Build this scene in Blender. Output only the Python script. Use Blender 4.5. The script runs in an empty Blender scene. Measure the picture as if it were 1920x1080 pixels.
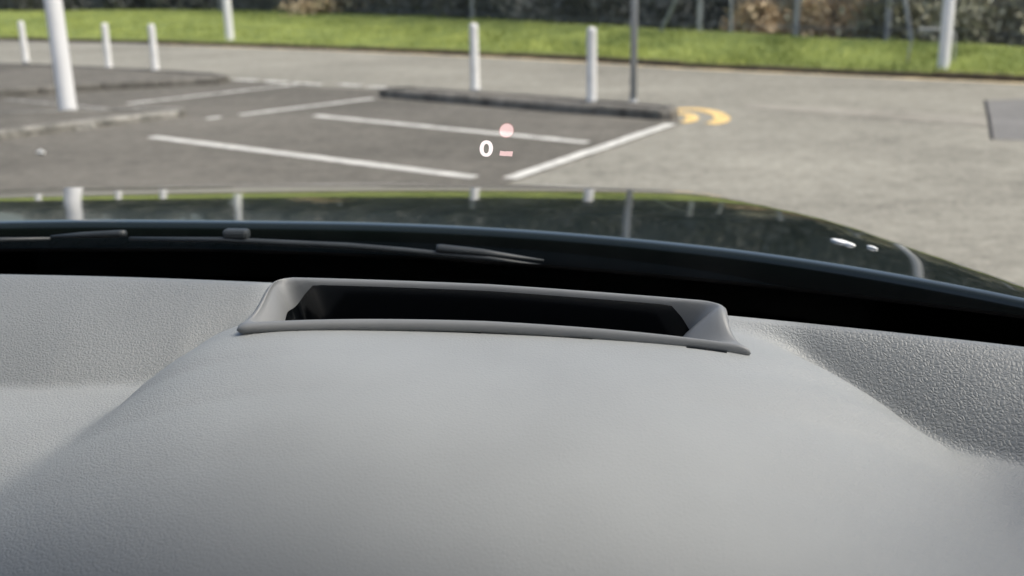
import bpy, bmesh, math, random
import numpy as np
from mathutils import Vector, Matrix

random.seed(7)
rng = np.random.default_rng(7)
sc = bpy.context.scene
col = sc.collection

# ------------------------------------------------------------------ camera
def setup_camera():
    psi, th, rl = math.radians(8), math.radians(16.7), math.radians(1.29)
    F = Vector((-math.sin(psi)*math.cos(th), math.cos(psi)*math.cos(th), -math.sin(th)))
    R0 = Vector((math.cos(psi), math.sin(psi), 0))
    U0 = R0.cross(F)
    R = math.cos(rl)*R0 - math.sin(rl)*U0
    U = math.cos(rl)*U0 + math.sin(rl)*R0
    cd = bpy.data.cameras.new('camera')
    co = bpy.data.objects.new('camera', cd); col.objects.link(co)
    co.matrix_world = Matrix(((R.x, U.x, -F.x, 0), (R.y, U.y, -F.y, 0), (R.z, U.z, -F.z, 1.45), (0, 0, 0, 1)))
    cd.sensor_width = 36; cd.lens = 37.5
    cd.clip_start = .02; cd.clip_end = 900
    cd.dof.use_dof = True
    cd.dof.focus_distance = .86
    cd.dof.aperture_fstop = 6.8
    sc.camera = co
setup_camera()

# ------------------------------------------------------------------ world, sun, exposure
SUN_EL, SUN_ROT = math.radians(57), math.radians(97)       # thin overcast, sun to the right
w = bpy.data.worlds.new('World'); sc.world = w; w.use_nodes = True
nt = w.node_tree; nt.nodes.clear()
wo = nt.nodes.new('ShaderNodeOutputWorld'); bg = nt.nodes.new('ShaderNodeBackground')
sky = nt.nodes.new('ShaderNodeTexSky'); sky.sky_type = 'NISHITA'; sky.sun_disc = False
sky.sun_elevation = SUN_EL; sky.sun_rotation = SUN_ROT
sky.air_density = 1.0; sky.dust_density = 5.0; sky.ozone_density = .6
bg.inputs[1].default_value = .12
nt.links.new(sky.outputs[0], bg.inputs[0]); nt.links.new(bg.outputs[0], wo.inputs[0])
sl = bpy.data.lights.new('sun', 'SUN'); sl.energy = 1.5; sl.angle = math.radians(30); sl.color = (1, .95, .87)
so = bpy.data.objects.new('sun', sl); col.objects.link(so)
sd = Vector((math.sin(SUN_ROT)*math.cos(SUN_EL), math.cos(SUN_ROT)*math.cos(SUN_EL), math.sin(SUN_EL)))
so.rotation_euler = sd.to_track_quat('Z', 'Y').to_euler(); so.location = (0, 0, 30)
sc.view_settings.view_transform = 'Standard'; sc.view_settings.look = 'None'
sc.view_settings.exposure = 0.75; sc.view_settings.gamma = 1; sc.view_settings.use_curve_mapping = False
sc.render.engine = 'CYCLES'
sc.cycles.max_bounces = 8; sc.cycles.transparent_max_bounces = 16
sc.cycles.use_denoising = True
sc.cycles.caustics_reflective = False; sc.cycles.caustics_refractive = False

# ------------------------------------------------------------------ materials
def mat(name, base, rough=.6, var=.25, scale=3., dark=None, bump=0., bscale=60., metallic=0., coat=0., detail=6, spec=.5, vor=False, base2=None, bdist=.01):
    m = bpy.data.materials.new(name); m.use_nodes = True
    n = m.node_tree.nodes; l = m.node_tree.links
    b = n['Principled BSDF']
    tc = n.new('ShaderNodeTexCoord')
    nz = n.new('ShaderNodeTexNoise'); nz.inputs['Scale'].default_value = scale; nz.inputs['Detail'].default_value = detail
    nz.inputs['Roughness'].default_value = .62
    l.new(tc.outputs['Object'], nz.inputs['Vector'])
    cr = n.new('ShaderNodeValToRGB')
    c0 = tuple(x*(1-var) for x in base); c1 = tuple(min(1, x*(1+var)) for x in (base2 or base))
    cr.color_ramp.elements[0].position = .3; cr.color_ramp.elements[1].position = .7
    cr.color_ramp.elements[0].color = (*c0, 1); cr.color_ramp.elements[1].color = (*c1, 1)
    l.new(nz.outputs[0], cr.inputs[0])
    l.new(cr.outputs[0], b.inputs['Base Color'])
    b.inputs['Roughness'].default_value = rough; b.inputs['Metallic'].default_value = metallic
    b.inputs['Specular IOR Level'].default_value = spec
    if coat:
        b.inputs['Coat Weight'].default_value = coat; b.inputs['Coat Roughness'].default_value = .025
    if bump:
        t = n.new('ShaderNodeTexVoronoi' if vor else 'ShaderNodeTexNoise')
        t.inputs['Scale'].default_value = bscale
        if not vor: t.inputs['Detail'].default_value = 4
        l.new(tc.outputs['Object'], t.inputs['Vector'])
        bp = n.new('ShaderNodeBump'); bp.inputs['Strength'].default_value = bump; bp.inputs['Distance'].default_value = bdist
        l.new(t.outputs[0], bp.inputs['Height']); l.new(bp.outputs[0], b.inputs['Normal'])
    return m

def asphalt(name, c_dark, c_light, patch=.35, speck=.8):
    m = bpy.data.materials.new(name); m.use_nodes = True
    n = m.node_tree.nodes; l = m.node_tree.links; b = n['Principled BSDF']
    tc = n.new('ShaderNodeTexCoord')
    def noise(s, d=5, r=.6):
        t = n.new('ShaderNodeTexNoise'); t.inputs['Scale'].default_value = s; t.inputs['Detail'].default_value = d
        t.inputs['Roughness'].default_value = r; l.new(tc.outputs['Object'], t.inputs['Vector']); return t
    big = noise(patch, 6, .62); mid = noise(6.5, 5, .75); fine = noise(30, 3, .75)
    mp = n.new('ShaderNodeMapping'); mp.inputs['Scale'].default_value = (.25, 1.6, 1); mp.inputs['Rotation'].default_value = (0, 0, .55)
    l.new(tc.outputs['Object'], mp.inputs['Vector'])
    st = n.new('ShaderNodeTexNoise'); st.inputs['Scale'].default_value = 1.1; st.inputs['Detail'].default_value = 5
    l.new(mp.outputs[0], st.inputs['Vector'])
    def mth(op, a, bb, v=None):
        k = n.new('ShaderNodeMath'); k.operation = op
        l.new(a, k.inputs[0])
        if v is None: l.new(bb, k.inputs[1])
        else: k.inputs[1].default_value = v
        return k.outputs[0]
    s = mth('MULTIPLY', big.outputs[0], None, .9)
    s = mth('ADD', s, mth('MULTIPLY', mid.outputs[0], None, .95))
    s = mth('ADD', s, mth('MULTIPLY', fine.outputs[0], None, speck))
    s = mth('ADD', s, mth('MULTIPLY', st.outputs[0], None, .3))
    s = mth('DIVIDE', s, None, .9+.95+speck+.3)
    cr = n.new('ShaderNodeValToRGB')
    cr.color_ramp.elements[0].position = .39; cr.color_ramp.elements[1].position = .61
    cr.color_ramp.elements[0].color = (*c_dark, 1); cr.color_ramp.elements[1].color = (*c_light, 1)
    l.new(s, cr.inputs[0]); l.new(cr.outputs[0], b.inputs['Base Color'])
    b.inputs['Roughness'].default_value = .85; b.inputs['Specular IOR Level'].default_value = .3
    v = n.new('ShaderNodeTexVoronoi'); v.inputs['Scale'].default_value = 90; l.new(tc.outputs['Object'], v.inputs['Vector'])
    bp = n.new('ShaderNodeBump'); bp.inputs['Strength'].default_value = .5; bp.inputs['Distance'].default_value = .006
    l.new(v.outputs[0], bp.inputs['Height']); l.new(bp.outputs[0], b.inputs['Normal'])
    return m

def emit(name, c, s):
    m = bpy.data.materials.new(name); m.use_nodes = True
    n = m.node_tree.nodes; n.clear()
    o = n.new('ShaderNodeOutputMaterial'); e = n.new('ShaderNodeEmission')
    e.inputs[0].default_value = (*c, 1); e.inputs[1].default_value = s
    t = n.new('ShaderNodeBsdfTransparent'); ad = n.new('ShaderNodeAddShader')
    l = m.node_tree.links; l.new(e.outputs[0], ad.inputs[0]); l.new(t.outputs[0], ad.inputs[1]); l.new(ad.outputs[0], o.inputs[0]); return m

def glass_mat(name, tint, refl=1.0, ior=1.18, film=0.):
    m = bpy.data.materials.new(name); m.use_nodes = True
    n = m.node_tree.nodes; l = m.node_tree.links; n.clear()
    o = n.new('ShaderNodeOutputMaterial'); t = n.new('ShaderNodeBsdfTransparent'); g = n.new('ShaderNodeBsdfGlossy')
    mx = n.new('ShaderNodeMixShader'); fr = n.new('ShaderNodeFresnel'); fr.inputs[0].default_value = ior
    t.inputs[0].default_value = (*tint, 1); g.inputs['Roughness'].default_value = .03
    g.inputs[0].default_value = (refl, refl, refl, 1)
    l.new(fr.outputs[0], mx.inputs[0]); l.new(t.outputs[0], mx.inputs[1]); l.new(g.outputs[0], mx.inputs[2])
    if film:
        tl = n.new('ShaderNodeBsdfTranslucent'); tl.inputs[0].default_value = (.92, .95, 1, 1); m2 = n.new('ShaderNodeMixShader')
        tc = n.new('ShaderNodeTexCoord'); mp = n.new('ShaderNodeMapping'); mp.inputs['Scale'].default_value = (14, 1.2, 1.2)
        nz = n.new('ShaderNodeTexNoise'); nz.inputs['Scale'].default_value = 1; nz.inputs['Detail'].default_value = 3
        mr = n.new('ShaderNodeMapRange'); mr.inputs[1].default_value = .3; mr.inputs[2].default_value = .75; mr.inputs[3].default_value = film*.55; mr.inputs[4].default_value = film*1.6
        l.new(tc.outputs['Object'], mp.inputs['Vector']); l.new(mp.outputs[0], nz.inputs['Vector']); l.new(nz.outputs[0], mr.inputs[0])
        l.new(mr.outputs[0], m2.inputs[0]); l.new(mx.outputs[0], m2.inputs[1]); l.new(tl.outputs[0], m2.inputs[2]); mx = m2
    l.new(mx.outputs[0], o.inputs[0]); return m

def leather(name, base):
    m = bpy.data.materials.new(name); m.use_nodes = True
    n = m.node_tree.nodes; l = m.node_tree.links; b = n['Principled BSDF']
    tc = n.new('ShaderNodeTexCoord')
    wn = n.new('ShaderNodeTexNoise'); wn.inputs['Scale'].default_value = 180; wn.inputs['Detail'].default_value = 2
    l.new(tc.outputs['Object'], wn.inputs['Vector'])
    mx = n.new('ShaderNodeMix'); mx.data_type = 'RGBA'; mx.inputs[0].default_value = .005
    l.new(tc.outputs['Object'], mx.inputs[6]); l.new(wn.outputs['Color'], mx.inputs[7])
    v = n.new('ShaderNodeTexVoronoi'); v.feature = 'DISTANCE_TO_EDGE'; v.inputs['Scale'].default_value = 340
    l.new(mx.outputs[2], v.inputs['Vector'])
    mr = n.new('ShaderNodeMapRange'); mr.inputs[1].default_value = 0; mr.inputs[2].default_value = .30
    l.new(v.outputs[0], mr.inputs[0])
    f = n.new('ShaderNodeTexNoise'); f.inputs['Scale'].default_value = 900; l.new(tc.outputs['Object'], f.inputs['Vector'])
    ad = n.new('ShaderNodeMath'); ad.operation = 'MULTIPLY_ADD'; ad.inputs[1].default_value = .08
    l.new(f.outputs[0], ad.inputs[0]); l.new(mr.outputs[0], ad.inputs[2])
    bp = n.new('ShaderNodeBump'); bp.inputs['Distance'].default_value = .0008
    at = n.new('ShaderNodeAttribute'); at.attribute_name = 'grain'; l.new(at.outputs['Fac'], bp.inputs['Strength'])
    l.new(ad.outputs[0], bp.inputs['Height']); l.new(bp.outputs[0], b.inputs['Normal'])
    nz = n.new('ShaderNodeTexNoise'); nz.inputs['Scale'].default_value = 9; nz.inputs['Detail'].default_value = 4
    l.new(tc.outputs['Object'], nz.inputs['Vector'])
    cr = n.new('ShaderNodeValToRGB'); cr.color_ramp.elements[0].position = .3; cr.color_ramp.elements[1].position = .7
    cr.color_ramp.elements[0].color = (*[x*.95 for x in base], 1); cr.color_ramp.elements[1].color = (*[x*1.05 for x in base], 1)
    l.new(nz.outputs[0], cr.inputs[0])
    pa = n.new('ShaderNodeAttribute'); pa.attribute_name = 'painted_shade'      # shade on the plateau beside the hump, put into the base colour
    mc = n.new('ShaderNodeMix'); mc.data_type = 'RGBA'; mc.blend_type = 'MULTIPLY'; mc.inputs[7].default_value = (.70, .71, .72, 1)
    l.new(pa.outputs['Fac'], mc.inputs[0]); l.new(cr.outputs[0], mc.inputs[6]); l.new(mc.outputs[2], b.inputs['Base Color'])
    b.inputs['Roughness'].default_value = .48; b.inputs['Specular IOR Level'].default_value = .5
    return m

M = dict(
    earth=mat('earth', (.09, .08, .06), .95, .4, .6),
    tarmac=asphalt('dark_tarmac', (.066, .061, .051), (.20, .186, .158)),
    road=asphalt('worn_asphalt', (.15, .143, .120), (.36, .345, .292)),
    patch=asphalt('repair_asphalt', (.14, .137, .133), (.23, .226, .218), 1.2, .5),
    band=asphalt('pale_band', (.20, .188, .16), (.38, .36, .31), .6, .6),
    grass=mat('grass_ground', (.11, .165, .028), .9, .3, 1.2, bump=.6, bscale=30, base2=(.21, .25, .06)),
    paint=mat('worn_white_paint', (.50, .49, .45), .7, .2, 7, bump=.2, bscale=80, base2=(.66, .65, .60)),
    faint=mat('faded_white_paint', (.17, .165, .15), .8, .3, 9, base2=(.3, .29, .265)),
    faint2=mat('weathered_white_paint', (.26, .25, .22), .8, .3, 9, base2=(.42, .41, .37)),
    yellow=mat('yellow_paint', (.66, .43, .14), .7, .2, 12, base2=(.80, .58, .26)),
    edge=mat('faded_yellow_paint', (.50, .39, .22), .8, .3, 3, base2=(.66, .54, .32)),
    kerb=mat('kerb_concrete', (.10, .094, .08), .9, .35, 5, bump=.4, bscale=50, base2=(.17, .16, .14)),
    palekerb=mat('pale_kerb_concrete', (.11, .105, .09), .9, .4, 6, bump=.4, bscale=50, base2=(.27, .26, .23)),
    verge_kerb=mat('mossy_kerb', (.10, .078, .05), .95, .4, 4, bump=.4, bscale=40),
    white=mat('white_metal_paint', (.76, .76, .76), .4, .06, 3, bump=.05, bscale=20),
    bollard=mat('grey_white_paint', (.68, .675, .655), .5, .12, 6, bump=.1, bscale=30),
    steel=mat('galvanised_steel', (.38, .41, .45), .45, .12, 12),
    concrete=mat('fence_concrete', (.37, .38, .38), .85, .2, 5, bump=.3, bscale=40),
    wire=mat('fence_wire', (.22, .24, .25), .5, .15, 20, metallic=.5),
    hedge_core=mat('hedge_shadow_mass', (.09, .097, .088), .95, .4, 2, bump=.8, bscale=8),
    leaf_dark=mat('bramble_leaf', (.115, .125, .10), .6, .45, .7, base2=(.21, .205, .175)),
    leaf_olive=mat('olive_leaf', (.29, .29, .18), .6, .35, 1.5, base2=(.46, .44, .29)),
    leaf_grey=mat('grey_green_leaf', (.31, .31, .22), .6, .3, 1.5, base2=(.48, .46, .34)),
    bracken=mat('dead_bracken', (.60, .45, .27), .8, .25, 2, base2=(.78, .63, .42)),
    bark=mat('bark', (.09, .08, .065), .9, .3, 6),
    leather=leather('grey_soft_trim', (.268, .28, .281)),
    trim=mat('grey_smooth_trim', (.185, .193, .198), .42, .04, 20, bump=.06, bscale=900, bdist=.001),
    black_gloss=mat('black_gloss_plastic', (.004, .005, .006), .14, .1, 10),
    frit=mat('black_frit', (.0012, .0012, .0018), .9, .1, 10, spec=0),
    cowl=mat('dark_cowl_plastic', (.016, .030, .046), .6, .2, 14, spec=.15),
    rubber=mat('wiper_rubber', (.03, .035, .037), .45, .2, 30),
    carpaint=mat('dark_green_car_paint', (.006, .011, .008), .15, .05, 40, coat=1.0, spec=.08),
    wingtrim=mat('grey_lower_trim', (.09, .095, .1), .4, .1, 20),
    lining=mat('cloth_lining', (.16, .16, .155), .9, .08, 40, bump=.2, bscale=400),
    interior=mat('dark_interior_plastic', (.05, .05, .052), .6, .1, 20),
    tyre=mat('tyre_rubber', (.02, .02, .021), .8, .1, 20),
    rim=mat('alloy', (.35, .36, .37), .35, .1, 10, metallic=.8),
    lampglass=mat('lantern_lens', (.6, .62, .62), .2, .05, 8),
    litter=mat('white_paper', (.75, .75, .72), .7, .08, 30),
    glint=mat('painted_glint', (.85, .85, .83), .5, .04, 60),
    glass=glass_mat('windscreen_glass', (.95, .975, .965), .6, 1.035, .0015),
    sideglass=glass_mat('side_glass', (.42, .45, .44), 1, 1.4),  # tint deepened to dim the side light on the dashboard
    hud_white=emit('display_white', (1.0, .84, .84), .62),
    hud_pink=emit('display_pink', (1.0, .62, .62), .42),
    hud_red=emit('display_red', (1, .30, .28), .16),
)

# ------------------------------------------------------------------ helpers
def mesh_obj(name, verts, faces, m, parent=None, smooth=False, loc=None):
    me = bpy.data.meshes.new(name)
    me.from_pydata([tuple(map(float, v)) for v in verts], [], [tuple(map(int, f)) for f in faces]); me.update()
    if smooth:
        me.polygons.foreach_set('use_smooth', [True]*len(me.polygons))
    me.materials.append(M[m] if isinstance(m, str) else m)
    o = bpy.data.objects.new(name, me); col.objects.link(o)
    if parent is not None: o.parent = parent
    if loc is not None: o.location = loc
    return o

def bm_obj(name, bm, m, parent=None, smooth=False, loc=None):
    bmesh.ops.recalc_face_normals(bm, faces=bm.faces[:])
    me = bpy.data.meshes.new(name); bm.to_mesh(me); bm.free()
    if smooth: me.polygons.foreach_set('use_smooth', [True]*len(me.polygons))
    me.materials.append(M[m])
    o = bpy.data.objects.new(name, me); col.objects.link(o)
    if parent is not None: o.parent = parent
    if loc is not None: o.location = loc
    return o

def empty(name, label=None, cat=None, loc=(0, 0, 0), group=None, kind=None, rz=0):
    o = bpy.data.objects.new(name, None); col.objects.link(o); o.location = loc; o.rotation_euler = (0, 0, rz)
    o.empty_display_size = .2
    return tag(o, label, cat, group, kind)

def tag(o, label=None, cat=None, group=None, kind=None):
    if label: o['label'] = label
    if cat: o['category'] = cat
    if group: o['group'] = group
    if kind: o['kind'] = kind
    return o

def copy_tree(o, parent=None):
    c = o.copy(); col.objects.link(c)
    if parent is not None: c.parent = parent
    for ch in list(o.children): copy_tree(ch, c)
    return c

def lathe(profile, seg=24):
    bm = bmesh.new(); rings = []
    for r, z in profile:
        rings.append([bm.verts.new((r*math.cos(2*math.pi*k/seg), r*math.sin(2*math.pi*k/seg), z)) for k in range(seg)])
    for a, b in zip(rings, rings[1:]):
        for k in range(seg):
            bm.faces.new((a[k], a[(k+1) % seg], b[(k+1) % seg], b[k]))
    bm.faces.new(rings[0][::-1]); bm.faces.new(rings[-1])
    return bm

def box_bm(size, center=(0, 0, 0), bev=0., bm=None, rz=0.):
    bm2 = bmesh.new()
    bmesh.ops.create_cube(bm2, size=1)
    for v in bm2.verts: v.co = Vector((v.co.x*size[0], v.co.y*size[1], v.co.z*size[2]))
    if bev: bmesh.ops.bevel(bm2, geom=bm2.edges[:], offset=bev, segments=2, affect='EDGES', profile=.5)
    bmesh.ops.rotate(bm2, verts=bm2.verts[:], cent=(0, 0, 0), matrix=Matrix.Rotation(rz, 3, 'Z'))
    bmesh.ops.translate(bm2, verts=bm2.verts[:], vec=center)
    if bm is None: return bm2
    me = bpy.data.meshes.new('tmp'); bm2.to_mesh(me); bm2.free(); bm.from_mesh(me); bpy.data.meshes.remove(me)
    return bm

def tube(pts, rad, seg=10, flat=1.0, closed=False, bm=None):
    """tapered round tube along pts; rad a number or a list; flat squashes it in the up direction"""
    bm = bm or bmesh.new(); pts = [Vector(p) for p in pts]; n = len(pts)
    rad = rad if isinstance(rad, (list, tuple)) else [rad]*n
    rings = []
    for i, p in enumerate(pts):
        t = (pts[min(i+1, n-1)] - pts[max(i-1, 0)]).normalized()
        ref = Vector((0, 0, 1)) if abs(t.z) < .9 else Vector((1, 0, 0))
        s = t.cross(ref).normalized(); u = s.cross(t).normalized()
        rings.append([bm.verts.new(p + s*rad[i]*math.cos(2*math.pi*k/seg) + u*rad[i]*flat*math.sin(2*math.pi*k/seg)) for k in range(seg)])
    for a, b in zip(rings, rings[1:]):
        for k in range(seg): bm.faces.new((a[k], a[(k+1) % seg], b[(k+1) % seg], b[k]))
    bm.faces.new(rings[0][::-1]); bm.faces.new(rings[-1])
    return bm

def sheet(name, poly, z, m, parent=None, kind=None):
    o = mesh_obj(name, [(x, y, z) for x, y in poly], [list(range(len(poly)))], m, parent)
    if kind: o['kind'] = kind
    return o

def strip(name, pts, width, z, m, parent, wob=.008, step=.12):
    """painted line of slightly ragged width along pts"""
    P = [Vector((x, y)) for x, y in pts]; dense = []
    for a, b in zip(P, P[1:]):
        k = max(1, int((b-a).length/step))
        dense += [a.lerp(b, i/k) for i in range(k)]
    dense.append(P[-1])
    vs, fs = [], []
    for i, p in enumerate(dense):
        t = (dense[min(i+1, len(dense)-1)] - dense[max(i-1, 0)]).normalized(); nn = Vector((-t.y, t.x))
        a = width/2 + random.uniform(-wob, wob); b = width/2 + random.uniform(-wob, wob)
        vs += [(p.x+nn.x*a, p.y+nn.y*a, z), (p.x-nn.x*b, p.y-nn.y*b, z)]
        if i: fs.append((2*i-2, 2*i-1, 2*i+1, 2*i))
    return mesh_obj(name, vs, fs, m, parent)

# ------------------------------------------------------------------ setting: ground, road, car park
sheet('ground', [(-450, -450), (450, -450), (450, 450), (-450, 450)], -.06, 'earth', kind='structure')

ROAD_EDGE = [(-40, 35), (-16.35, 25.4), (-11.05, 23.1), (-6.63, 20.8), (-2.1, 18.1), (.49, 16.05), (2.54, 14.8), (4.37, 13.75), (8, 11.7), (16, 7.2), (30, -1)]
road = sheet('road', ROAD_EDGE + [(30, -30), (-40, -30)], -.008, 'road', kind='structure')
# pale reinstated band across the road and the grey repair at the right
sheet('road_band', [(.85, 11.5), (1.6, 11.0), (2.92, 10.05), (3.10, 10.75), (1.95, 11.4), (1.0, 11.9)], -.004, 'band', road)
sheet('road_patch', [(2.77, 9.33), (3.44, 11.95), (7.2, 13.0), (7.2, 8.1)], -.003, 'patch', road)
bmk = tube([(2.76, 9.33, -.003), (3.09, 10.6, -.003), (3.43, 11.97, -.003)], .014, 6, .5)
bm_obj('patch_joint', bmk, 'tyre', road)
strip('edge_line', [(p[0]-.06, p[1]-.13) for p in ROAD_EDGE[2:10]], .13, -.004, 'edge', road, .03, .3)
for a_, b_ in (((-6.02, 14.85), (-5.62, 14.66)), ((-5.5, 14.6), (-5.1, 14.38)), ((-4.98, 14.30), (-4.5, 14.02)), ((-4.25, 14.1), (-3.9, 13.85)), ((-3.75, 13.75), (-3.4, 13.5))):
    strip('dashed_line', [a_, b_], .14, .004, 'paint', road, .03, .1)
# double yellow lines wrapping the nose of the middle island
def smoothpath(pts, n=6):
    P = [Vector(p) for p in pts]; out = []
    for i in range(len(P)-1):
        p0, p1, p2, p3 = P[max(i-1, 0)], P[i], P[i+1], P[min(i+2, len(P)-1)]
        for k in range(n):
            t = k/n
            out.append(.5*((2*p1)+(-p0+p2)*t+(2*p0-5*p1+4*p2-p3)*t*t+(-p0+3*p1-3*p2+p3)*t**3))
    out.append(P[-1]); return out
strip('yellow_line', [tuple(p) for p in smoothpath([(.10, 11.25), (.30, 11.38), (.49, 11.24), (.61, 10.88), (.60, 10.5), (.49, 10.27)])], .15, -.003, 'yellow', road, .012, .04)
strip('yellow_line', [tuple(p) for p in smoothpath([(.14, 11.0), (.25, 11.0), (.33, 10.82), (.32, 10.54), (.24, 10.36)])], .12, -.002, 'yellow', road, .012, .04)

PARK = [(-2.35, 4.2), (-1.0, 7.45), (.2, 10.32), (.2, 10.6), (-2.9, 12.6), (-3.4, 13.3), (-4.6, 13.8), (-5.6, 14.55), (-8.2, 15.9), (-11.2, 17.4), (-24, 23.5), (-34, 16), (-24, -12), (-2.35, -12)]
park = sheet('car_park', PARK, 0, 'tarmac', kind='structure')
strip('parking_line', [(-4.72, 9.47), (-1.31, 7.53)], .125, .004, 'paint', park)
strip('parking_line', [(-3.6, 10.93), (-.60, 9.12)], .115, .004, 'paint', park)
strip('parking_line', [(-1.05, 7.49), (.12, 10.23)], .125, .004, 'paint', park)
strip('parking_line', [(-4.45, 11.0), (-3.36, 12.43)], .115, .004, 'paint', park)
strip('parking_line', [(-4.70, 10.70), (-4.60, 10.84)], .09, .004, 'paint', park)
strip('parking_line', [(-6.25, 12.04), (-5.14, 13.7), (-4.78, 14.2)], .10, .004, 'paint', park, .02)
strip('parking_line', [(-8.2, 12.6), (-6.3, 11.6)], .09, .004, 'faint', park, .03)
strip('parking_line', [(-12.5, 7.2), (-7.6, 10.4)], .09, .004, 'faint', park, .02)

# raised islands with a ring of kerb stones
def island(name_ignored, poly, h, kmat, topmat='tarmac', stone=.9, width=.12):
    root = empty('pavement_island', kind='structure')
    P = [Vector((x, y)) for x, y in poly]
    area = sum(a.x*b.y-b.x*a.y for a, b in zip(P, P[1:]+P[:1]))
    if area < 0: P.reverse()
    n = len(P); inner = []
    for i in range(n):
        a, b, c = P[i-1], P[i], P[(i+1) % n]
        d1, d2 = (b-a).normalized(), (c-b).normalized()
        n1, n2 = Vector((-d1.y, d1.x)), Vector((-d2.y, d2.x))
        bis = (n1+n2).normalized(); inner.append(b + bis*width/max(.5, bis.dot(n1)))
    mesh_obj('paved_top', [(p.x, p.y, h-.012) for p in inner], [list(range(n))], topmat, root)
    for i in range(n):
        a, b = P[i], P[(i+1) % n]; ia, ib = inner[i], inner[(i+1) % n]
        k = max(1, round((b-a).length/stone)); g = .006/max((b-a).length, .01)
        for j in range(k):
            t0, t1 = j/k+g, (j+1)/k-g
            dz = random.uniform(-.006, .006)
            q = [a.lerp(b, t0), a.lerp(b, t1), ib.lerp(ia, 1-t1), ib.lerp(ia, 1-t0)]
            lo = [(p.x, p.y, -.05) for p in q]
            # battered, chamfered face
            inn = (q[3]-q[0]).normalized()*.022
            c0, c1 = q[0]+inn, q[1]+inn
            vs = lo + [(q[0].x, q[0].y, h-.025+dz), (q[1].x, q[1].y, h-.025+dz), (c0.x, c0.y, h+dz), (c1.x, c1.y, h+dz), (q[2].x, q[2].y, h+dz), (q[3].x, q[3].y, h+dz)]
            fs = [(0, 1, 5, 4), (4, 5, 7, 6), (6, 7, 8, 9), (1, 2, 8, 7, 5), (2, 3, 9, 8), (3, 0, 4, 6, 9)]
            mesh_obj('kerb_stone', vs, fs, kmat, root)
    return root
island('c', [(-3.33, 12.59), (-2.65, 12.14), (-1.32, 11.29), (.02, 10.50), (.12, 10.51), (.19, 10.66), (.13, 10.86), (-1.39, 12.0), (-2.91, 12.8), (-3.26, 12.74)], .10, 'kerb')
island('a', [(-5.95, 14.45), (-6.05, 14.25), (-7.36, 13.55), (-8.6, 12.6), (-14, 9.5), (-16, 16), (-13.5, 18.6), (-11.0, 17.1), (-8.6, 16.1), (-6.15, 14.75)], .10, 'kerb')
island('b', [(-10.6, 5.0), (-6.16, 9.32), (-5.71, 10.05), (-5.05, 10.85), (-5.05, 11.0), (-5.25, 11.1), (-5.9, 11.05), (-8.2, 10.6), (-13, 7.0)], .075, 'palekerb')
mesh = [(-5.72, 9.90, .0), (-5.56, 9.98, .0), (-5.60, 10.12, .0), (-5.74, 10.06, .0), (-5.71, 9.92, .07), (-5.59, 9.99, .05), (-5.62, 10.09, .06), (-5.73, 10.05, .075)]
tag(mesh_obj('broken_stone', mesh, [(0, 1, 2, 3), (4, 5, 6, 7), (0, 1, 5, 4), (1, 2, 6, 5), (2, 3, 7, 6), (3, 0, 4, 7)], 'palekerb'),
    'broken pale lump of kerb lying against the left island below the near white column', 'stone')

# verge: kerb stones, sloping grass, blades
VT = [(-40, 60), (-24.3, 38.0), (-14.76, 35.0), (-9, 30), (-4.15, 25.2), (-1.6, 21.8), (.57, 19.2), (2.83, 16.6), (4.68, 14.9), (8.6, 12.5), (17, 7.8), (32, 0)]
def resample(pts, n):
    P = np.array(pts, float); d = np.r_[0, np.cumsum(np.hypot(*np.diff(P, axis=0).T))]
    t = np.linspace(0, d[-1], n); return np.c_[np.interp(t, d, P[:, 0]), np.interp(t, d, P[:, 1])]
n_s, n_t = 160, 14
ea = np.array([resample(ROAD_EDGE, n_s)]); 
EA = resample(ROAD_EDGE, n_s)
VTr = resample(VT, 400)
# match each edge point with the top point at the same bearing from the edge polyline's own parameter
VB = np.array([VTr[np.argmin(np.abs(np.arctan2(VTr[:, 0], VTr[:, 1]+14) - math.atan2(p[0], p[1]+14)))] for p in EA])
vs, fs = [], []
for i in range(n_s):
    for j in range(n_t):
        t = j/(n_t-1)*1.15
        p = EA[i]*(1-t)+VB[i]*t
        z = .045+.27*min(1, t)**1.6 + .02*math.sin(p[0]*1.3)*math.sin(p[1]*1.1)*min(1, t*3)
        vs.append((p[0], p[1], z))
        if i and j:
            a = i*n_t+j; fs.append((a, a-1, a-n_t-1, a-n_t))
verge = tag(mesh_obj('grass_verge', vs, fs, 'grass', smooth=True), kind='structure')
N = 52000
ii = rng.uniform(28, 120, N); t = rng.beta(1.1, 1.2, N)
i0 = ii.astype(int); fr = (ii-i0)[:, None]
ea_ = EA[i0]*(1-fr)+EA[i0+1]*fr; vb_ = VB[i0]*(1-fr)+VB[i0+1]*fr
P = ea_*(1-t[:, None])+vb_*t[:, None]
z = .035+.27*t**1.6
h = rng.uniform(.03, .10, N)*(1+.6*(np.sin(P[:, 0]*2.1)*np.sin(P[:, 1]*1.7) > .3)); a = rng.uniform(0, math.pi, N); wd = rng.uniform(.006, .014, N)
lean = rng.normal(0, .03, (N, 2))
V = np.zeros((N, 3, 3))
V[:, 0] = np.c_[P[:, 0]-np.cos(a)*wd, P[:, 1]-np.sin(a)*wd, z]
V[:, 1] = np.c_[P[:, 0]+np.cos(a)*wd, P[:, 1]+np.sin(a)*wd, z]
V[:, 2] = np.c_[P[:, 0]+lean[:, 0], P[:, 1]+lean[:, 1], z+h]
M['blade'] = mat('grass_blade', (.185, .265, .045), .7, .4, .9, base2=(.39, .42, .12))
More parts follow.
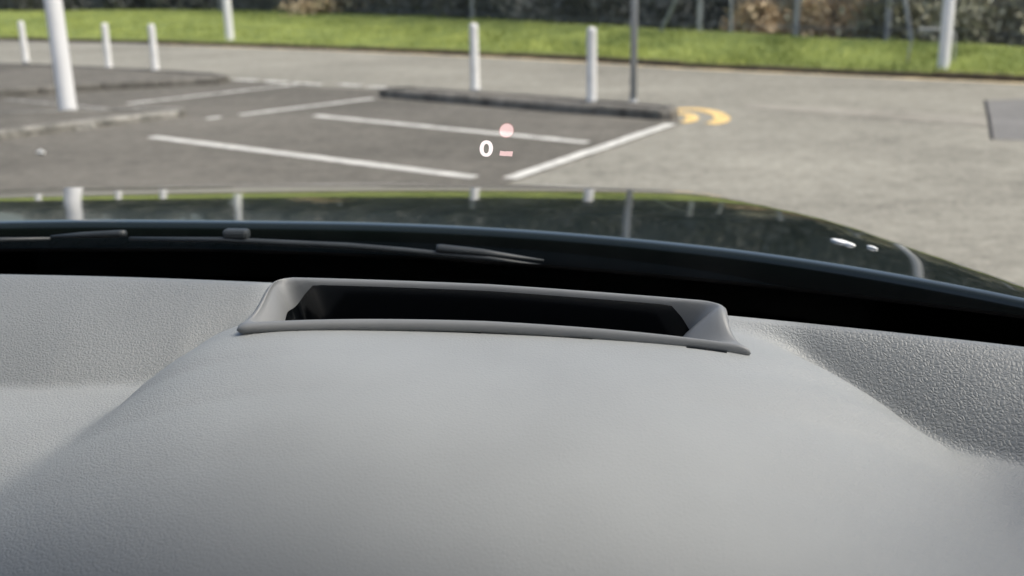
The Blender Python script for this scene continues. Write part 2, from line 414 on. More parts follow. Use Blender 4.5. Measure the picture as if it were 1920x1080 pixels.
def tri_obj(name, V, m, parent=None):
    k = V.shape[1]; n = V.shape[0]
    me = bpy.data.meshes.new(name)
    me.vertices.add(n*k); me.vertices.foreach_set('co', V.reshape(-1).astype(np.float32))
    me.loops.add(n*k); me.loops.foreach_set('vertex_index', np.arange(n*k, dtype=np.int32))
    me.polygons.add(n); me.polygons.foreach_set('loop_start', np.arange(0, n*k, k, dtype=np.int32)); me.polygons.foreach_set('loop_total', np.full(n, k, dtype=np.int32))
    me.update(calc_edges=True); me.materials.append(M[m])
    o = bpy.data.objects.new(name, me); col.objects.link(o)
    if parent is not None: o.parent = parent
    return o
tag(tri_obj('grass', V, 'blade'), kind='stuff')

# kerb along the verge
KE = resample(ROAD_EDGE, 900)
seg = np.hypot(*np.diff(KE, axis=0).T); cum = np.r_[0, np.cumsum(seg)]
vk = empty('verge_kerb', kind='structure')
start = cum[np.argmin(np.abs(KE[:, 0]+20))]
for k in range(34):
    s0, s1 = start+k*.92+.006, start+(k+1)*.92-.006
    a = Vector((np.interp(s0, cum, KE[:, 0]), np.interp(s0, cum, KE[:, 1]))); b = Vector((np.interp(s1, cum, KE[:, 0]), np.interp(s1, cum, KE[:, 1])))
    d = (b-a).normalized(); nn = Vector((-d.y, d.x))
    if nn.y < 0: nn = -nn
    q = [a-nn*.01, b-nn*.01, b+nn*.11, a+nn*.11]; dz = .065+random.uniform(-.01, .01)
    vs = [(p.x, p.y, -.05) for p in q]+[(p.x, p.y, dz) for p in q]
    mesh_obj('kerb_stone', vs, [(0, 1, 5, 4), (4, 5, 6, 7), (1, 2, 6, 5), (2, 3, 7, 6), (3, 0, 4, 7)], 'verge_kerb', vk)

# ------------------------------------------------------------------ hedge, bushes, fence
def leaf_cloud(centers, size, droop=.5):
    n = len(centers); s = rng.uniform(.6, 1.3, n)*size
    u = rng.normal(0, 1, (n, 3)); u /= np.linalg.norm(u, axis=1)[:, None]
    v = rng.normal(0, 1, (n, 3)); v -= (v*u).sum(1)[:, None]*u; v /= np.linalg.norm(v, axis=1)[:, None]
    V = np.zeros((n, 4, 3)); s = s[:, None]
    V[:, 0] = centers-u*s; V[:, 1] = centers+v*s*.45; V[:, 2] = centers+u*s; V[:, 3] = centers-v*s*.45
    return V
HB = resample([(-46, 66), (-24.6, 39), (-14.9, 36), (-9.2, 31), (-4.4, 26.2), (-1.7, 22.9), (.7, 20.3), (3.1, 17.8), (5.1, 16.1), (9.1, 13.9), (17.7, 9.2), (33, 1.3)], 200)
HB = HB + np.c_[np.interp(HB[:, 0], [-4, 1], [0, .75]), np.interp(HB[:, 0], [-4, 1], [0, .95])]
tn = np.gradient(HB, axis=0); tn /= np.linalg.norm(tn, axis=1)[:, None]; nr = np.c_[-tn[:, 1], tn[:, 0]]   # outward, away from the road
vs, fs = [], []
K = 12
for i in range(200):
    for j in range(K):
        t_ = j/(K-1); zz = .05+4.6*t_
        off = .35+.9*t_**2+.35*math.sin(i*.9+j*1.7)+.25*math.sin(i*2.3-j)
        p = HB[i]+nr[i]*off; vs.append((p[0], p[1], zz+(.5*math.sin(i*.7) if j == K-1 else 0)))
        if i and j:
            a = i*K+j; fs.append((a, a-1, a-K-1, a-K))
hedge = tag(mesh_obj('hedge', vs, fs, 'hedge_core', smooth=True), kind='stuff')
nl = 90000
fi = rng.uniform(30, 150, nl); i0 = fi.astype(int); fr = (fi-i0)[:, None]
hz = rng.uniform(0, 1, nl)**1.2*4.8+.1
hp = HB[i0]*(1-fr)+HB[i0+1]*fr; hn = nr[i0]
clump = .35*np.sin(hp[:, 0]*3.1+hz*2.2)+.3*np.sin(hp[:, 1]*2.3-hz*3.7)
offs = rng.uniform(-.25, .65, nl)+.9*(hz/4.6)**2+clump*.5
C3 = np.c_[hp+hn*offs[:, None], hz]
tri_obj('leaves', leaf_cloud(C3, .10), 'leaf_dark', hedge)

def bush(x, y, z0, rx, ry, h, m, label, n=2600, size=.06, cat='bush', stems=7):
    root = empty('bush' if cat == 'bush' else 'dead_bracken', label, cat, (x, y, z0))
    bm = bmesh.new()
    for k in range(stems):
        a = 2*math.pi*k/stems+random.uniform(-.3, .3); e = random.uniform(.45, .85)
        tube([(0, 0, -.05), (math.cos(a)*rx*e*.4, math.sin(a)*ry*e*.4, h*.45), (math.cos(a)*rx*e, math.sin(a)*ry*e, h*random.uniform(.7, .95))], [.02, .014, .006], 6, bm=bm)
    bm_obj('stem', bm, 'bark', root)
    # clumped foliage: points round a dozen sub-clumps
    nc = 16; cc = rng.uniform(-1, 1, (nc, 3)); cc /= np.maximum(1, np.linalg.norm(cc, axis=1))[:, None]
    cc = cc*np.array([rx, ry, h*.5])*.85+np.array([0, 0, h*.42]); cc[::2, 2] = np.abs(cc[::2, 2])*.35
    pts = cc[rng.integers(0, nc, n)]+rng.normal(0, 1, (n, 3))*np.array([rx*.22, ry*.22, h*.13])
    pts[:, 2] = np.abs(pts[:, 2])+.01
    tri_obj('foliage', leaf_cloud(pts, size), m, root)
    return root
bush(1.75, 19.2, .25, .55, .35, .75, 'bracken', 'low tan dead bracken clump behind the wire fence, nearest the sign post', cat='bracken', size=.07, n=4200)
bush(2.85, 18.1, .25, .55, .35, .85, 'bracken', 'larger tan dead bracken clump beside the olive bushes, behind the wire fence', cat='bracken', size=.07, n=4800)
bush(2.25, 19.3, .25, .8, .5, 1.7, 'leaf_grey', 'tall thin grey green bush growing between the two tan bracken clumps', n=4000)
bush(3.75, 17.4, .25, .9, .5, 1.9, 'leaf_olive', 'olive green bush behind the paired braced fence posts', n=6500)
bush(4.75, 16.2, .25, .85, .5, 1.8, 'leaf_grey', 'pale grey green bush right behind the white column on the verge', n=6500)
bush(5.9, 15.3, .25, .9, .5, 1.5, 'leaf_olive', 'dark olive bush furthest along the fence, beyond the column on the verge', n=6500)
bush(-8.9, 30.6, .25, 1.6, .6, 1.0, 'bracken', 'brown faded undergrowth at the hedge foot behind the far white column', cat='bracken', size=.08, n=2200)

FL = resample([(-14.8, 35.3), (-9.1, 30.4), (-4.3, 25.5), (-1.7, 22.1), (.66, 19.25), (2.14, 18.0), (3.38, 17.05), (4.95, 15.35), (8.9, 12.9), (14, 10.1)], 500)
fcum = np.r_[0, np.cumsum(np.hypot(*np.diff(FL, axis=0).T))]
def fpt(s): return Vector((float(np.interp(s, fcum, FL[:, 0])), float(np.interp(s, fcum, FL[:, 1])), 0))
fence = empty('wire_fence', 'thin wire fence on pale concrete posts along the top of the grass verge', 'fence', (.66, 19.25, 0))
def fpart(name, bm, m):
    bmesh.ops.translate(bm, verts=bm.verts[:], vec=(-.66, -19.25, 0)); return bm_obj(name, bm, m, fence)
def s_at(x): return float(fcum[np.argmin(np.abs(FL[:, 0]-x))])
post_x = [-14.5, -9.2, -4.4, .66, 2.14, 3.40, 5.2, 7.0, 9.2, 11.5]
for x in post_x:
    p = fpt(s_at(x))
    fpart('fence_post', box_bm((.085, .085, 1.95), (p.x, p.y, 1.15), .01), 'concrete')
for x, dx in ((3.40, .22), (.66, -.75), (1.15, 0)):
    p = fpt(s_at(x)); q = fpt(s_at(x+dx) + .02)
    fpart('brace', tube([(p.x, p.y-.09, 1.75), (q.x+.02, q.y-.10, .18)], .032 if dx else .025, 8), 'concrete')
for zz in (.45, .85, 1.25, 1.65, 2.0):
    pts = [fpt(s)+Vector((0, -.055, zz+.01*math.sin(s*2))) for s in np.linspace(0, fcum[-1], 120)]
    fpart('wire', tube(pts, .007, 5), 'wire')
bm = bmesh.new()      # woven mesh of the fence
for s in np.arange(0, fcum[-1]-1.4, .16):
    for d in (0, 1):
        a, b = fpt(s), fpt(s+1.25)
        if d: a, b = b, a
        tube([(a.x, a.y-.05, .3), (b.x, b.y-.05, 1.95)], .0028, 3, bm=bm)
wm = fpart('wire_mesh', bm, 'wire'); wm['kind'] = 'stuff'

# ------------------------------------------------------------------ street furniture
def lamp_column(loc, label):
    root = empty('lamp_column', label, 'lamp column', loc, group='white lamp columns')
    bm_obj('column', lathe([(.098, -.05), (.098, .02), (.094, .05), (.092, 1.2), (.088, 1.35), (.075, 3.0), (.055, 5.9), (.05, 6.0)], 28), 'white', root, True)
    d = bm_obj('access_door', box_bm((.09, .02, .34), (0, .086, .75), .006), 'white', root)
    bm_obj('outreach_arm', tube([(0, 0, 5.95), (.05, .05, 6.15), (.35, .3, 6.25), (.7, .6, 6.27)], .03, 10), 'white', root, True)
    l = bm_obj('lantern', box_bm((.55, .22, .12), (.85, .72, 6.28), .04, rz=.7), 'steel', root)
    bm_obj('lens', box_bm((.40, .16, .04), (.85, .72, 6.205), .015, rz=.7), 'lampglass', l)
    return root
lc = lamp_column((-6.48, 11.12, .06), 'thick white column standing on the near left kerbed island')
for loc, lab in [((-9.45, 23.2, .04), 'white column across the road at the left, on the edge of the grass'),
                 ((3.63, 14.62, .05), 'white column on the right of the verge, beside the low hoop rail')]:
    c = copy_tree(lc); c.location = loc; c['label'] = lab
    if loc[0] > 0: c.scale = (.8, .8, 1)

def bollard(loc, label, h):
    root = empty('bollard', label, 'bollard', loc, group='bollards on the kerbed islands')
    bm_obj('post', lathe([(.058, -.05), (.058, .02), (.052, .03), (.052, h-.05), (.05, h-.03), (.04, h-.01), (.02, h-.002)], 20), 'bollard', root, True)
    bm_obj('base_collar', lathe([(.066, -.02), (.066, .012), (.054, .022)], 20), 'concrete', root, True)
    return root
b0 = bollard((-10.72, 17.3, .09), 'leftmost bollard, left of the thick white column, at the back of the far island', .68)
for loc, lab in [((-8.55, 16.02, .09), 'bollard just to the right of the thick white column, on the far island'),
                 ((-7.49, 15.42, .09), 'bollard nearest the corner end of the far left island')]:
    c = copy_tree(b0); c.location = loc; c['label'] = lab; c.rotation_euler = (random.uniform(-.02, .02), random.uniform(-.02, .02), random.uniform(0, 6))
b1 = bollard((-2.14, 12.52, .09), 'bollard standing alone towards the left end of the centre kerbed island', .76)
c = copy_tree(b1); c.location = (-.70, 11.33, .09); c['label'] = 'bollard beside the thin grey sign post on the centre island'

sp = empty('sign_post', 'thin tall grey steel post on the centre island beside a bollard', 'sign post', (-.26, 11.14, .09))
bm_obj('pole', lathe([(.035, -.05), (.035, 2.9), (.03, 2.93)], 16), 'steel', sp, True)
bm_obj('base_collar', lathe([(.05, -.02), (.05, .02), (.037, .04)], 16), 'concrete', sp, True)
sg = bm_obj('sign_plate', box_bm((.012, .42, .55), (.045, 0, 2.6), .003), 'steel', sp)
bm_obj('bracket', box_bm((.08, .09, .03), (0, 0, 2.6), .004), 'steel', sg)

hr = empty('hoop_rail', 'low thin grey hoop rail on the grass beside the right white column', 'rail', (3.28, 15.1, .07))
bm_obj('hoop', tube([(0, 0, -.05), (.02, 0, .25), (.06, 0, .45), (.12, -.02, .49), (.45, -.18, .49), (.52, -.2, .45), (.54, -.22, .25), (.54, -.22, -.05)], .014, 8), 'concrete', hr, True)

# scrap of litter
lb = bmesh.new(); bmesh.ops.create_icosphere(lb, subdivisions=2, radius=.036)
for v in lb.verts: v.co = Vector((v.co.x*1.2, v.co.y*.6, max(-.01, v.co.z*.5)+.012)) * (1+random.uniform(-.35, .35))
tag(bm_obj('paper_scrap', lb, 'litter', loc=(-5.26, 8.5, .008)), 'small crumpled white paper scrap on the dark tarmac at the left', 'litter').rotation_euler = (0, 0, -.5)

# ------------------------------------------------------------------ the car
car = empty('car', 'dark green car seen from its driver seat over a pale grey dashboard', 'car', (0, 0, 0))

# --- dashboard: one moulded height field
XC = -.135
def sstep(t): t = np.clip(t, 0, 1); return t*t*(3-2*t)
def y_far(x): return .935-.18*(x+.62)**2
def y_edge(x):
    return np.where(x < XC, np.interp(x, [-1.7, -.53, -.42, -.33], [.79, .80, .82, .87]), np.interp(x, [.07, .12, .18, .25, .40], [.800, .795, .765, .725, .64]))
def dash_z(x, y):
    x = np.asarray(x, float); y = np.asarray(y, float)
    t = y-y_edge(x)
    tt = np.sqrt(np.maximum(t, 0)**2+1e-9)
    q = np.clip(t/np.maximum(y_far(x)-y_edge(x), .02), 0, 1.2)
    plate = 1.108+.065*(1-np.maximum(1-q, 0)**1.25)
    ledge = 1.108
    base = np.where(t > 0, plate, ledge - .10*np.clip(-t-.10, 0, 1))
    u = x-XC-.025*np.clip((.82-y)/.10, 0, 1)
    w_ = np.interp(y, [.40, .55, .65, .72, .76, .80, .83, .86], [.40, .38, .365, .352, .33, .30, .285, .27])
    r = np.abs(u)/w_
    top = 1.1705 + .075*(.80-y) - .70*(.80-y)**2 
    pw = np.interp(y, [.42, .60, .68, .74, .78, .83], [2.0, 2.3, 2.9, 4.4, 6.8, 9.])
    hump = 1.092+(top-1.092)*(1-np.minimum(r, 1.6)**pw)
    # smooth max
    kk = .010; d = hump-base
    hh = np.clip(.5+.5*d/kk, 0, 1)
    z = base*(1-hh)+hump*hh+kk*hh*(1-hh)
    far = y_far(x)
    return z - .5*np.clip(y-(far-.012), 0, 1)**2*20
XS = np.arange(-1.68, .485, .006); 
NY = 130
def bowl(x):     # rows run from the far edge back to the driver
    return np.linspace(float(y_far(x)), .22, NY)
# the opening left for the display well (bilinear quad, far side raised)
NLp, NRp, FRp, FLp = np.array((-.345, .787)), np.array((.078, .763)), np.array((.054, .818)), np.array((-.330, .868))
def hud_ab(a, b):        # a -1..1 left to right, b 0..1 near to far
    s = (a+1)/2
    near = NLp*(1-s)+NRp*s+np.array((0, .020))*(1-a*a); far = FLp*(1-s)+FRp*s+np.array((0, .006))*(1-a*a)
    q = near*(1-b)+far*b; g = 1-max(0., 1-b)**4.0
    return np.array((near[0]*(1-g)+far[0]*g, q[1]))
def in_well(x, y):
    s = (x-(-.332))/(.06+.332); a = 2*s-1
    if abs(a) > .97: return False
    pn, pf = hud_ab(a, .03), hud_ab(a, .97)
    return pn[1] < y < pf[1]
vs, fs = [], []
for i, x in enumerate(XS):
    ys = bowl(x); zs = dash_z(np.full(NY, x), ys)
    for j in range(NY): vs.append((x, ys[j], zs[j]))
nx = len(XS)
for i in range(1, nx):
    for j in range(1, NY):
        a = i*NY+j
        cx_, cy_ = (vs[a][0]+vs[a-NY-1][0])/2, (vs[a][1]+vs[a-NY-1][1])/2
        if in_well(cx_, cy_): continue
        fs.append((a, a-1, a-NY-1, a-NY))
# fold down at both ends: far edge lip and the near side
base_n = len(vs)
for i, x in enumerate(XS):
    v = vs[i*NY]; vs.append((x, v[1]+.004, v[2]-.05)); v = vs[i*NY+NY-1]; vs.append((x, v[1]-.02, v[2]-.3))
for i in range(1, nx):
    fs.append((i*NY, base_n+2*i, base_n+2*i-2, (i-1)*NY)); fs.append((i*NY+NY-1, (i-1)*NY+NY-1, base_n+2*i-1, base_n+2*i+1))
dash = mesh_obj('dashboard', vs, fs, 'leather', car, True)
ga = dash.data.attributes.new('grain', 'FLOAT', 'POINT')
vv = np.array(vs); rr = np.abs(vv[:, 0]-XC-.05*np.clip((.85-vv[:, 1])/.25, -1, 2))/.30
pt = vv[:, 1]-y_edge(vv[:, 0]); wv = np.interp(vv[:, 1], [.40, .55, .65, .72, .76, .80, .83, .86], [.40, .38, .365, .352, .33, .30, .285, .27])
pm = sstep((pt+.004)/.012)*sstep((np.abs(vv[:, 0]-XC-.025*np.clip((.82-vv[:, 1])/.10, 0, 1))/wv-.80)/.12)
dash.data.attributes.new('painted_shade', 'FLOAT', 'POINT').data.foreach_set('value', pm.astype(np.float32))
ga = dash.data.attributes['grain']
ga.data.foreach_set('value', (.15+.36*sstep((rr-.40)/.75)).astype(np.float32))

# --- display bezel and well
def loop_ab(n=160, p=7.):
    out = []
    for k in range(n):
        th = 2*math.pi*k/n
        c, s = math.cos(th), math.sin(th)
        a = math.copysign(abs(c)**(2/22.), c); b = math.copysign(abs(s)**(2/5.), s)
        out.append((a, .5+.5*b))
    return out
def even_loop(n=200):
    # rounded rectangle in metres 2*.20 x .075 then normalised, so that points spread evenly
    L, D, r = .40, .078, .016; pts = []
    def arc(cx, cy, a0):
        for k in range(8):
            a = a0+k/7*math.pi/2; pts.append((cx+r*math.cos(a), cy+r*math.sin(a)))
    for k in range(1, 40): pts.append((-L/2+r+(L-2*r)*k/40, 0))
    arc(L/2-r, r, -math.pi/2)
    for k in range(1, 8): pts.append((L/2, r+(D-2*r)*k/8))
    arc(L/2-r, D-r, 0)
    for k in range(1, 40): pts.append((L/2-r-(L-2*r)*k/40, D))
    arc(-L/2+r, D-r, math.pi/2)
    for k in range(1, 8): pts.append((-L/2, D-r-(D-2*r)*k/8))
    arc(-L/2+r, r, math.pi)
    return [(2*x/L, y/D) for x, y in pts]
LP = even_loop()
def ztop(a, b): return -.0025*abs(a)**4*(1-b)+1.1785+.016*sstep(np.array(b*1.6-.22))+.002*(1-abs(a))
def ring(side, end, dz, zabs=None):
    """inset of the outer loop by side metres (near and far) and end metres (left and right), dz below the rim top"""
    out = []
    for a, b in LP:
        a2 = a*(1-end/.2); b2 = .5+(b-.5)*(1-2*side/.078)
        x, y = hud_ab(a2, b2)
        z = float(ztop(a, b))+dz if zabs is None else zabs
        out.append((x, y, z))
    return out
def loft(name, rings, m, parent, cap=False):
    vs = [v for r in rings for v in r]; n = len(LP); fs = []
    for q in range(len(rings)-1):
        for k in range(n):
            fs.append((q*n+k, q*n+(k+1) % n, (q+1)*n+(k+1) % n, (q+1)*n+k))
    if cap: fs.append(tuple(range((len(rings)-1)*n, len(rings)*n)))
    return mesh_obj(name, vs, fs, m, parent, True)
def endw(a): return float(sstep((abs(a)-.86)/.13))
def ring2(side, end, dz_side, dz_end):
    out = []
    for a, b in LP:
        e = endw(a); ks = (.30+.30*(1-b)) if a < 0 else (.50+1.05*(1-b)); a2 = a*(1-end*ks/.2); b2 = .5+(b-.5)*(1-2*side/.078); x, y = hud_ab(a2, b2)
        out.append((x, y, float(ztop(a, b))+dz_side*(1-e)+dz_end*e))
    return out
bezel = loft('display_bezel', [ring(.004, .004, 0, 1.150), ring(.003, .003, -.0095), ring(-.001, -.001, -.0085), ring(-.002, -.002, -.006), ring(-.0012, -.0012, -.003), ring(.001, .001, -.001), ring(.0035, .004, 0),
                               ring2(.0055, .008, -.0006, -.001), ring2(.0068, .014, -.0018, -.004), ring2(.0074, .026, -.003, -.012), ring2(.0078, .036, -.004, -.020), ring2(.008, .040, -.005, -.026)], 'trim', car)
loft('display_well', [ring2(.008, .040, -.005, -.026), ring2(.0085, .044, -.015, -.036), ring2(.010, .056, -.04, -.045), ring2(.013, .075, -.07, -.072)], 'black_gloss', bezel, True)

# --- windscreen: bowed sheet of glass with the black band along its foot
def yf(x): return 1.145-.25*(x+.55)*abs(x+.55) if x > -.55 else 1.145-.25*(x+.55)**2
XM = -.60
def gp(x, t, off=0.):    # off: metres outside the glass
    return (x, yf(x)-t+off*.5, 1.14+.58*t+off*.866)
def glass_sheet(name, t0, t1, m, parent, n=40, k=24, off=0., xr=None):
    vs, fs = [], []
    for j in range(k+1):
        t = t0+(t1-t0)*j/k
        hw = 1.07-.2*max(0, t)
        for i in range(n+1):
            x = XM-hw+2*hw*i/n
            vs.append(gp(x, t, off))
            if i and j:
                a = j*(n+1)+i; fs.append((a, a-1, a-n-2, a-n-1))
    return mesh_obj(name, vs, fs, m, parent, True)
ws = glass_sheet('windscreen', -.32, .575, 'glass', car)
glass_sheet('black_band', -.32, .004, 'frit', ws, k=4, off=.003)

# head-up symbols cast on the glass
def on_glass(name, cx, ct, poly_list, m):
    vs, fs = [], []
    for ring_o, ring_i in poly_list:
        b = len(vs)
        pts = ring_o+(ring_i or [])
        for (u, v) in pts:
            vs.append(gp(cx+u+.20*v, ct+v, -.002))
        n = len(ring_o)
        if ring_i:
            for k in range(n): fs.append((b+k, b+(k+1) % n, b+n+(k+1) % n, b+n+k))
        else: fs.append(tuple(range(b, b+n)))
    return mesh_obj(name, vs, fs, m, ws)
def oval(rx, ry, n=28, p=1.): return [(math.copysign(abs(math.cos(2*math.pi*k/n))**p, math.cos(2*math.pi*k/n))*rx, math.sin(2*math.pi*k/n)*ry) for k in range(n)]
def tg(x, z): return (z-1.14)/.58
on_glass('speed_digit', -.1273, tg(0, 1.3226), [(oval(.0052, .0150, p=.85), oval(.0021, .0088, p=.85))], 'hud_white')
on_glass('warning_disc', -.1064, tg(0, 1.3416), [(oval(.0050, .0112), None)], 'hud_pink')
on_glass('warning_ring', -.1064, tg(0, 1.3416), [(oval(.0056, .0126), oval(.0051, .0115))], 'hud_red')
bar = [(-.0050, -.0042), (-.0008, -.0050), (.0008, -.0046), (.0050, -.0052), (.0052, .0042), (.0010, .0042), (-.0010, .0036), (-.0048, .0046)]
on_glass('display_dash', -.1131, tg(0, 1.3183), [(bar, None)], 'hud_pink')

# --- bonnet and front wings: one height field cut along the shut lines
BY = np.linspace(.8, 3.2, 600)
_sl = np.tan(np.radians(np.interp(BY-1.45, [-.6, 0, .16, .28, .43, .60, .80, 1.05, 1.3, 1.7], [3.9, 3.92, 6.54, 7.25, 7.85, 10.12, 10.8, 20, 32, 60])))
BZ = -np.r_[0, np.cumsum((_sl[1:]+_sl[:-1])/2*np.diff(BY))]; BZ = BZ-np.interp(1.45, BY, BZ)+1.1168
def bon_z(x, y):
    # side to side the right and the left half mirror about the car's centre
    xm = x if x > XM else 2*XM-x
    z = float(np.interp(y, BY, BZ))
    z -= .0147*(xm-XM)**2
    s = (xm-.275)*math.cos(.322)+(y-1.44)*math.sin(.322)
    sp_ = .5*(s+math.sqrt(s*s+.0004))
    z -= .39*sp_+.378*sp_*sp_
    z -= 2.06*max(0, xm-.437)**2
    return z
def rear_y(x):
    xm = x if x > XM else 2*XM-x
    return 1.370-.44*max(0, xm+.45)**2-.465*max(0, xm-.05)**2
def shut_x(y): return float(np.interp(y, [.9, 1.2, 1.36, 1.70, 1.95, 2.3, 2.8], [.45, .45, .455, .432, .452, .44, .40]))
def patch(name, xlo, xhi, ylo, yhi, m, parent, nx_=70, ny_=80, lip=True):
    vs, fs = [], []
    for j in range(ny_+1):
        for i in range(nx_+1):
            v = j/ny_; u = i/nx_
            y0 = 1.5+v*1.2
            x = None
            for _ in range(3):
                xa, xb = xlo(y0), xhi(y0); x = xa+(xb-xa)*u
                ya, yb = ylo(x), yhi(x); y0 = ya+(yb-ya)*v
            vs.append((x, y0, bon_z(x, y0)))
            if i and j:
                a = j*(nx_+1)+i; fs.append((a-nx_-2, a-nx_-1, a, a-1))
    # rolled rear lip
    if lip:
        prev = list(range(nx_+1))
        for dy, dz in ((-.004, -.0012), (-.007, -.004), (-.008, -.009), (-.006, -.03), (.01, -.05)):
            cur = []
            for i in range(nx_+1):
                v = vs[i]; vs.append((v[0], v[1]+dy, v[2]+dz)); cur.append(len(vs)-1)
            for i in range(1, nx_+1): fs.append((prev[i-1], cur[i-1], cur[i], prev[i]))
            prev = cur
    return mesh_obj(name, vs, fs, m, parent, True)
bonnet = patch('bonnet', lambda y: 2*XM-shut_x(y)+.001, lambda y: shut_x(y)-.001, rear_y, lambda x: 2.78-.14*abs(x-XM)**2, 'carpaint', car)
def side_x(y): return .555+.02*math.sin((y-.9)*1.5)
w1 = patch('front_wing', lambda y: shut_x(y), side_x, lambda x: .90, lambda x: 2.72-.14*abs(x-XM)**2, 'carpaint', car, 20, 80, False)
w2 = patch('front_wing', lambda y: 2*XM-side_x(y), lambda y: 2*XM-shut_x(y), lambda x: .90, lambda x: 2.72-.14*abs(x-XM)**2, 'carpaint', car, 20, 80, False)
def side_wall(name, pts_top, zlo, m, parent, bulge=.05, sx=1):
    vs, fs = [], []; k = 8
    for i, (x, y, z) in enumerate(pts_top):
        for j in range(k+1):
            t_ = j/k; vs.append((x+sx*bulge*math.sin(t_*math.pi*.75), y, z+(zlo-z)*t_))
            if i and j:
                a = i*(k+1)+j; fs.append((a, a-1, a-k-2, a-k-1))
    return mesh_obj(name, vs, fs, m, parent, True)
for sx in (1, -1):
    top = []
    for y in np.linspace(.98, 2.5, 30):
        xr = side_x(y); x = xr if sx > 0 else 2*XM-xr
        top.append((x, y, bon_z(x, y)))
    side_wall('wing_side', top, .42, 'carpaint', car, .05, sx)
    dt = [(side_x(.98) if sx > 0 else 2*XM-side_x(.98), y, 1.04) for y in np.linspace(.975, -1.6, 20)]
    dr = side_wall('door', dt, .32, 'carpaint', car, .05, sx)
    bm_obj('door_card', box_bm((.03, 2.3, .55), (.50 if sx > 0 else 2*XM-.50, -.32, .72), .01), 'interior', dr)
front = []
for x in np.linspace(2*XM-.50, .50, 40):
    y = 2.78-.14*abs(x-XM)**2; front.append((x, y, bon_z(x, y)))
vs, fs = [], []
for i, (x, y, z) in enumerate(front):
    for j in range(7):
        t_ = j/6; vs.append((x, y+.06*math.sin(t_*2.2)-.05*abs(x-XM)**3, z+(.3-z)*t_))
        if i and j:
            a = i*7+j; fs.append((a, a-1, a-8, a-7))
mesh_obj('front_bumper', vs, fs, 'carpaint', car, True)
for sx in (1, -1):
    wx = .47 if sx > 0 else 2*XM-.47
    bm = lathe([(.20, -.10), (.30, -.11), (.335, -.08), (.34, 0), (.335, .08), (.30, .11), (.20, .10)], 32)
    wl = bm_obj('wheel', bm, 'tyre', car, True); wl.location = (wx, 1.95, .335); wl.rotation_euler = (0, math.pi/2, 0)
    bm_obj('rim', lathe([(.02, -.07), (.18, -.08), (.198, -.04), (.198, .04), (.18, .08), (.02, .07)], 24), 'rim', wl, True)

# white blobs standing in for bright reflections on the bonnet flank
def glint(x, y, rx, ry, rz):
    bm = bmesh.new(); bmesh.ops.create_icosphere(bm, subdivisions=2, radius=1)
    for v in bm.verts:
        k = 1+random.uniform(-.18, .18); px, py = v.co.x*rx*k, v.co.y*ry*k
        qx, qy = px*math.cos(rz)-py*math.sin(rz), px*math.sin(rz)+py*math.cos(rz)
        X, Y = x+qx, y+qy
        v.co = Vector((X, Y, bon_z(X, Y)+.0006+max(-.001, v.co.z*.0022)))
    return bm_obj('painted_glint', bm, 'glint', bonnet, True)
glint(.226, 1.332, .008, .018, .45); glint(.235, 1.314, .005, .011, .45); glint(.259, 1.297, .0035, .010, .45)

# --- scuttle between bonnet and glass
vs, fs = [], []
xs = np.linspace(XM-1.07, XM+1.07, 70)
for i, x in enumerate(xs):
    ga = gp(x, -.13, -.004); gy, gz = ga[1], ga[2]
    ry = max(rear_y(x), gy+.05)+.03
    for j, (t_, dz) in enumerate(((0, 0), (.15, -.012), (.5, -.03), (.85, -.03), (1, -.03))):
        yy = gy+(ry-gy)*t_; zz = (gz-.005)*(1-t_)+(bon_z(x, ry)-.02)*t_+dz
        vs.append((x, yy, zz))
        if i and j:
            a = i*5+j; fs.append((a, a-1, a-6, a-5))
scuttle = mesh_obj('scuttle_panel', vs, fs, 'cowl', car, True)
for k in range(16):
    x = -1.0+k*.034
    y0, y1 = gp(x, -.13)[1]+.06, rear_y(x)-.02
    z0 = (gp(x, -.13)[2]+bon_z(x, 1.45)-.02)/2-.027
    bm_obj('grille_rib', box_bm((.006, y1-y0, .012), (x, (y0+y1)/2, z0), .002), 'cowl', scuttle)

# --- wipers lying along the foot of the glass
def gpath(pts, off): return [gp(x, t, off) for x, t in pts]
wa = [(-.93, .012), (-.76, .017), (-.68, .021), (-.60, .027), (-.48, .0275), (-.465, .026), (-.34, .020), (-.275, .012), (-.235, .006), (-.18, 0.001), (-.121, -.013)]
wiper = bm_obj('wiper', tube(gpath(wa[3:], .0065), [.0026, .0033, .0034, .0036, .0036, .0032, .0028, .0012], 8, 1.0), 'rubber', car, True)
bm_obj('blade_clip', box_bm((.030, .015, .012), gp(-.472, .0265, .014), .004), 'rubber', wiper)
bm_obj('blade_end', tube(gpath([(-.2405, .010), (-.236, .0085), (-.19, .0035), (-.121, -.011)], .012), [.004, .0052, .0042, .001], 8), 'rubber', wiper, True)
w2_ = bm_obj('wiper', tube(gpath([(-1.05, .006), (-.93, .012), (-.80, .018), (-.70, .020)], .009), [.003, .0033, .0033, .002], 8), 'rubber', car, True)
bm_obj('blade_end', tube(gpath([(-.70, .0185), (-.66, .0235), (-.612, .0285), (-.604, .0295)], .012), [.0015, .0036, .0045, .004], 8), 'rubber', w2_, True)

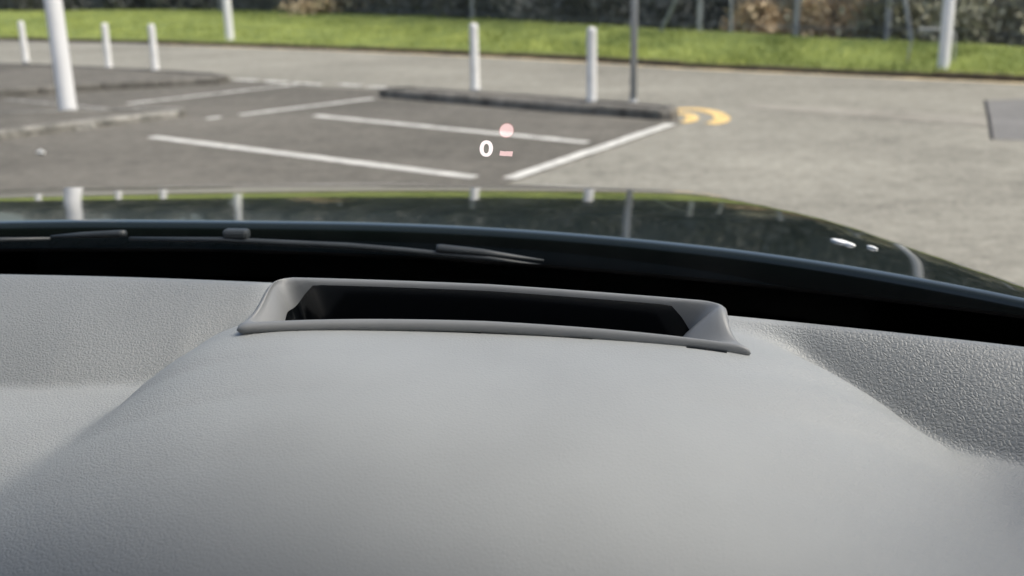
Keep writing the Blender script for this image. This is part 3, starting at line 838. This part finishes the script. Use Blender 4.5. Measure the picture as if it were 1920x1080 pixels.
# --- cabin shell: pillars, roof, lining, rear
def bar_part(name, a, b, r, m): return bm_obj(name, tube([a, b], r, 10), m, car, True)
for sx in (1, -1):
    X = lambda h: XM+sx*h
    bar_part('pillar', (X(1.09), yf(X(1.07))+.12, 1.06), (X(.92), yf(X(.92))-.565, 1.472), .035, 'lining')
    bar_part('pillar', (X(1.09), -.45, 1.05), (X(.91), -.48, 1.70), .045, 'lining')
    bar_part('pillar', (X(1.09), -1.6, 1.05), (X(.89), -1.45, 1.68), .05, 'lining')
    mesh_obj('side_window', [(X(1.10), .85, 1.06), (X(1.10), -1.6, 1.06), (X(.91), -1.5, 1.69), (X(.95), .31, 1.472)], [(0, 1, 2, 3)], 'sideglass', car)
def roof_sheet(name, zo, m, inset=0.):
    vs, fs = [], []
    for j in range(13):
        for i in range(17):
            u = i/16*2-1; v = j/12
            x = XM+u*(.93-inset)
            y = (yf(x)-.565)*(1-v)+(-1.62)*v  # front edge pulled forward, out of view, to shade the dashboard
            vs.append((x, y, 1.472+.22*v**.5+.05*math.sin(v*math.pi)*(1-u*u*.5)-.03*u*u+zo))
            if i and j:
                a = j*17+i; fs.append((a, a-1, a-18, a-17))
    return mesh_obj(name, vs, fs, m, car, True)
roof_sheet('roof', .03, 'carpaint'); roof_sheet('headliner', -.004, 'lining', .01)
bm_obj('rear_wall', box_bm((2.1, .06, 1.1), (XM, -1.72, .75), .02), 'interior', car)
bm_obj('cabin_floor', box_bm((2.15, 2.6, .05), (XM, -.4, .36), .01), 'interior', car)
mesh_obj('rear_window', [(XM-1.0, -1.72, 1.3), (XM+1.0, -1.72, 1.3), (XM+.88, -1.6, 1.68), (XM-.88, -1.6, 1.68)], [(0, 1, 2, 3)], 'sideglass', car)
bm_obj('front_seat', box_bm((.5, .18, .75), (0, -.42, .95), .06), 'interior', car); bm_obj('front_seat', box_bm((.5, .18, .75), (-1.1, -.42, .95), .06), 'interior', car)
bm_obj('bulkhead', box_bm((2.1, .03, .6), (XM, .95, .72), .005), 'interior', car)
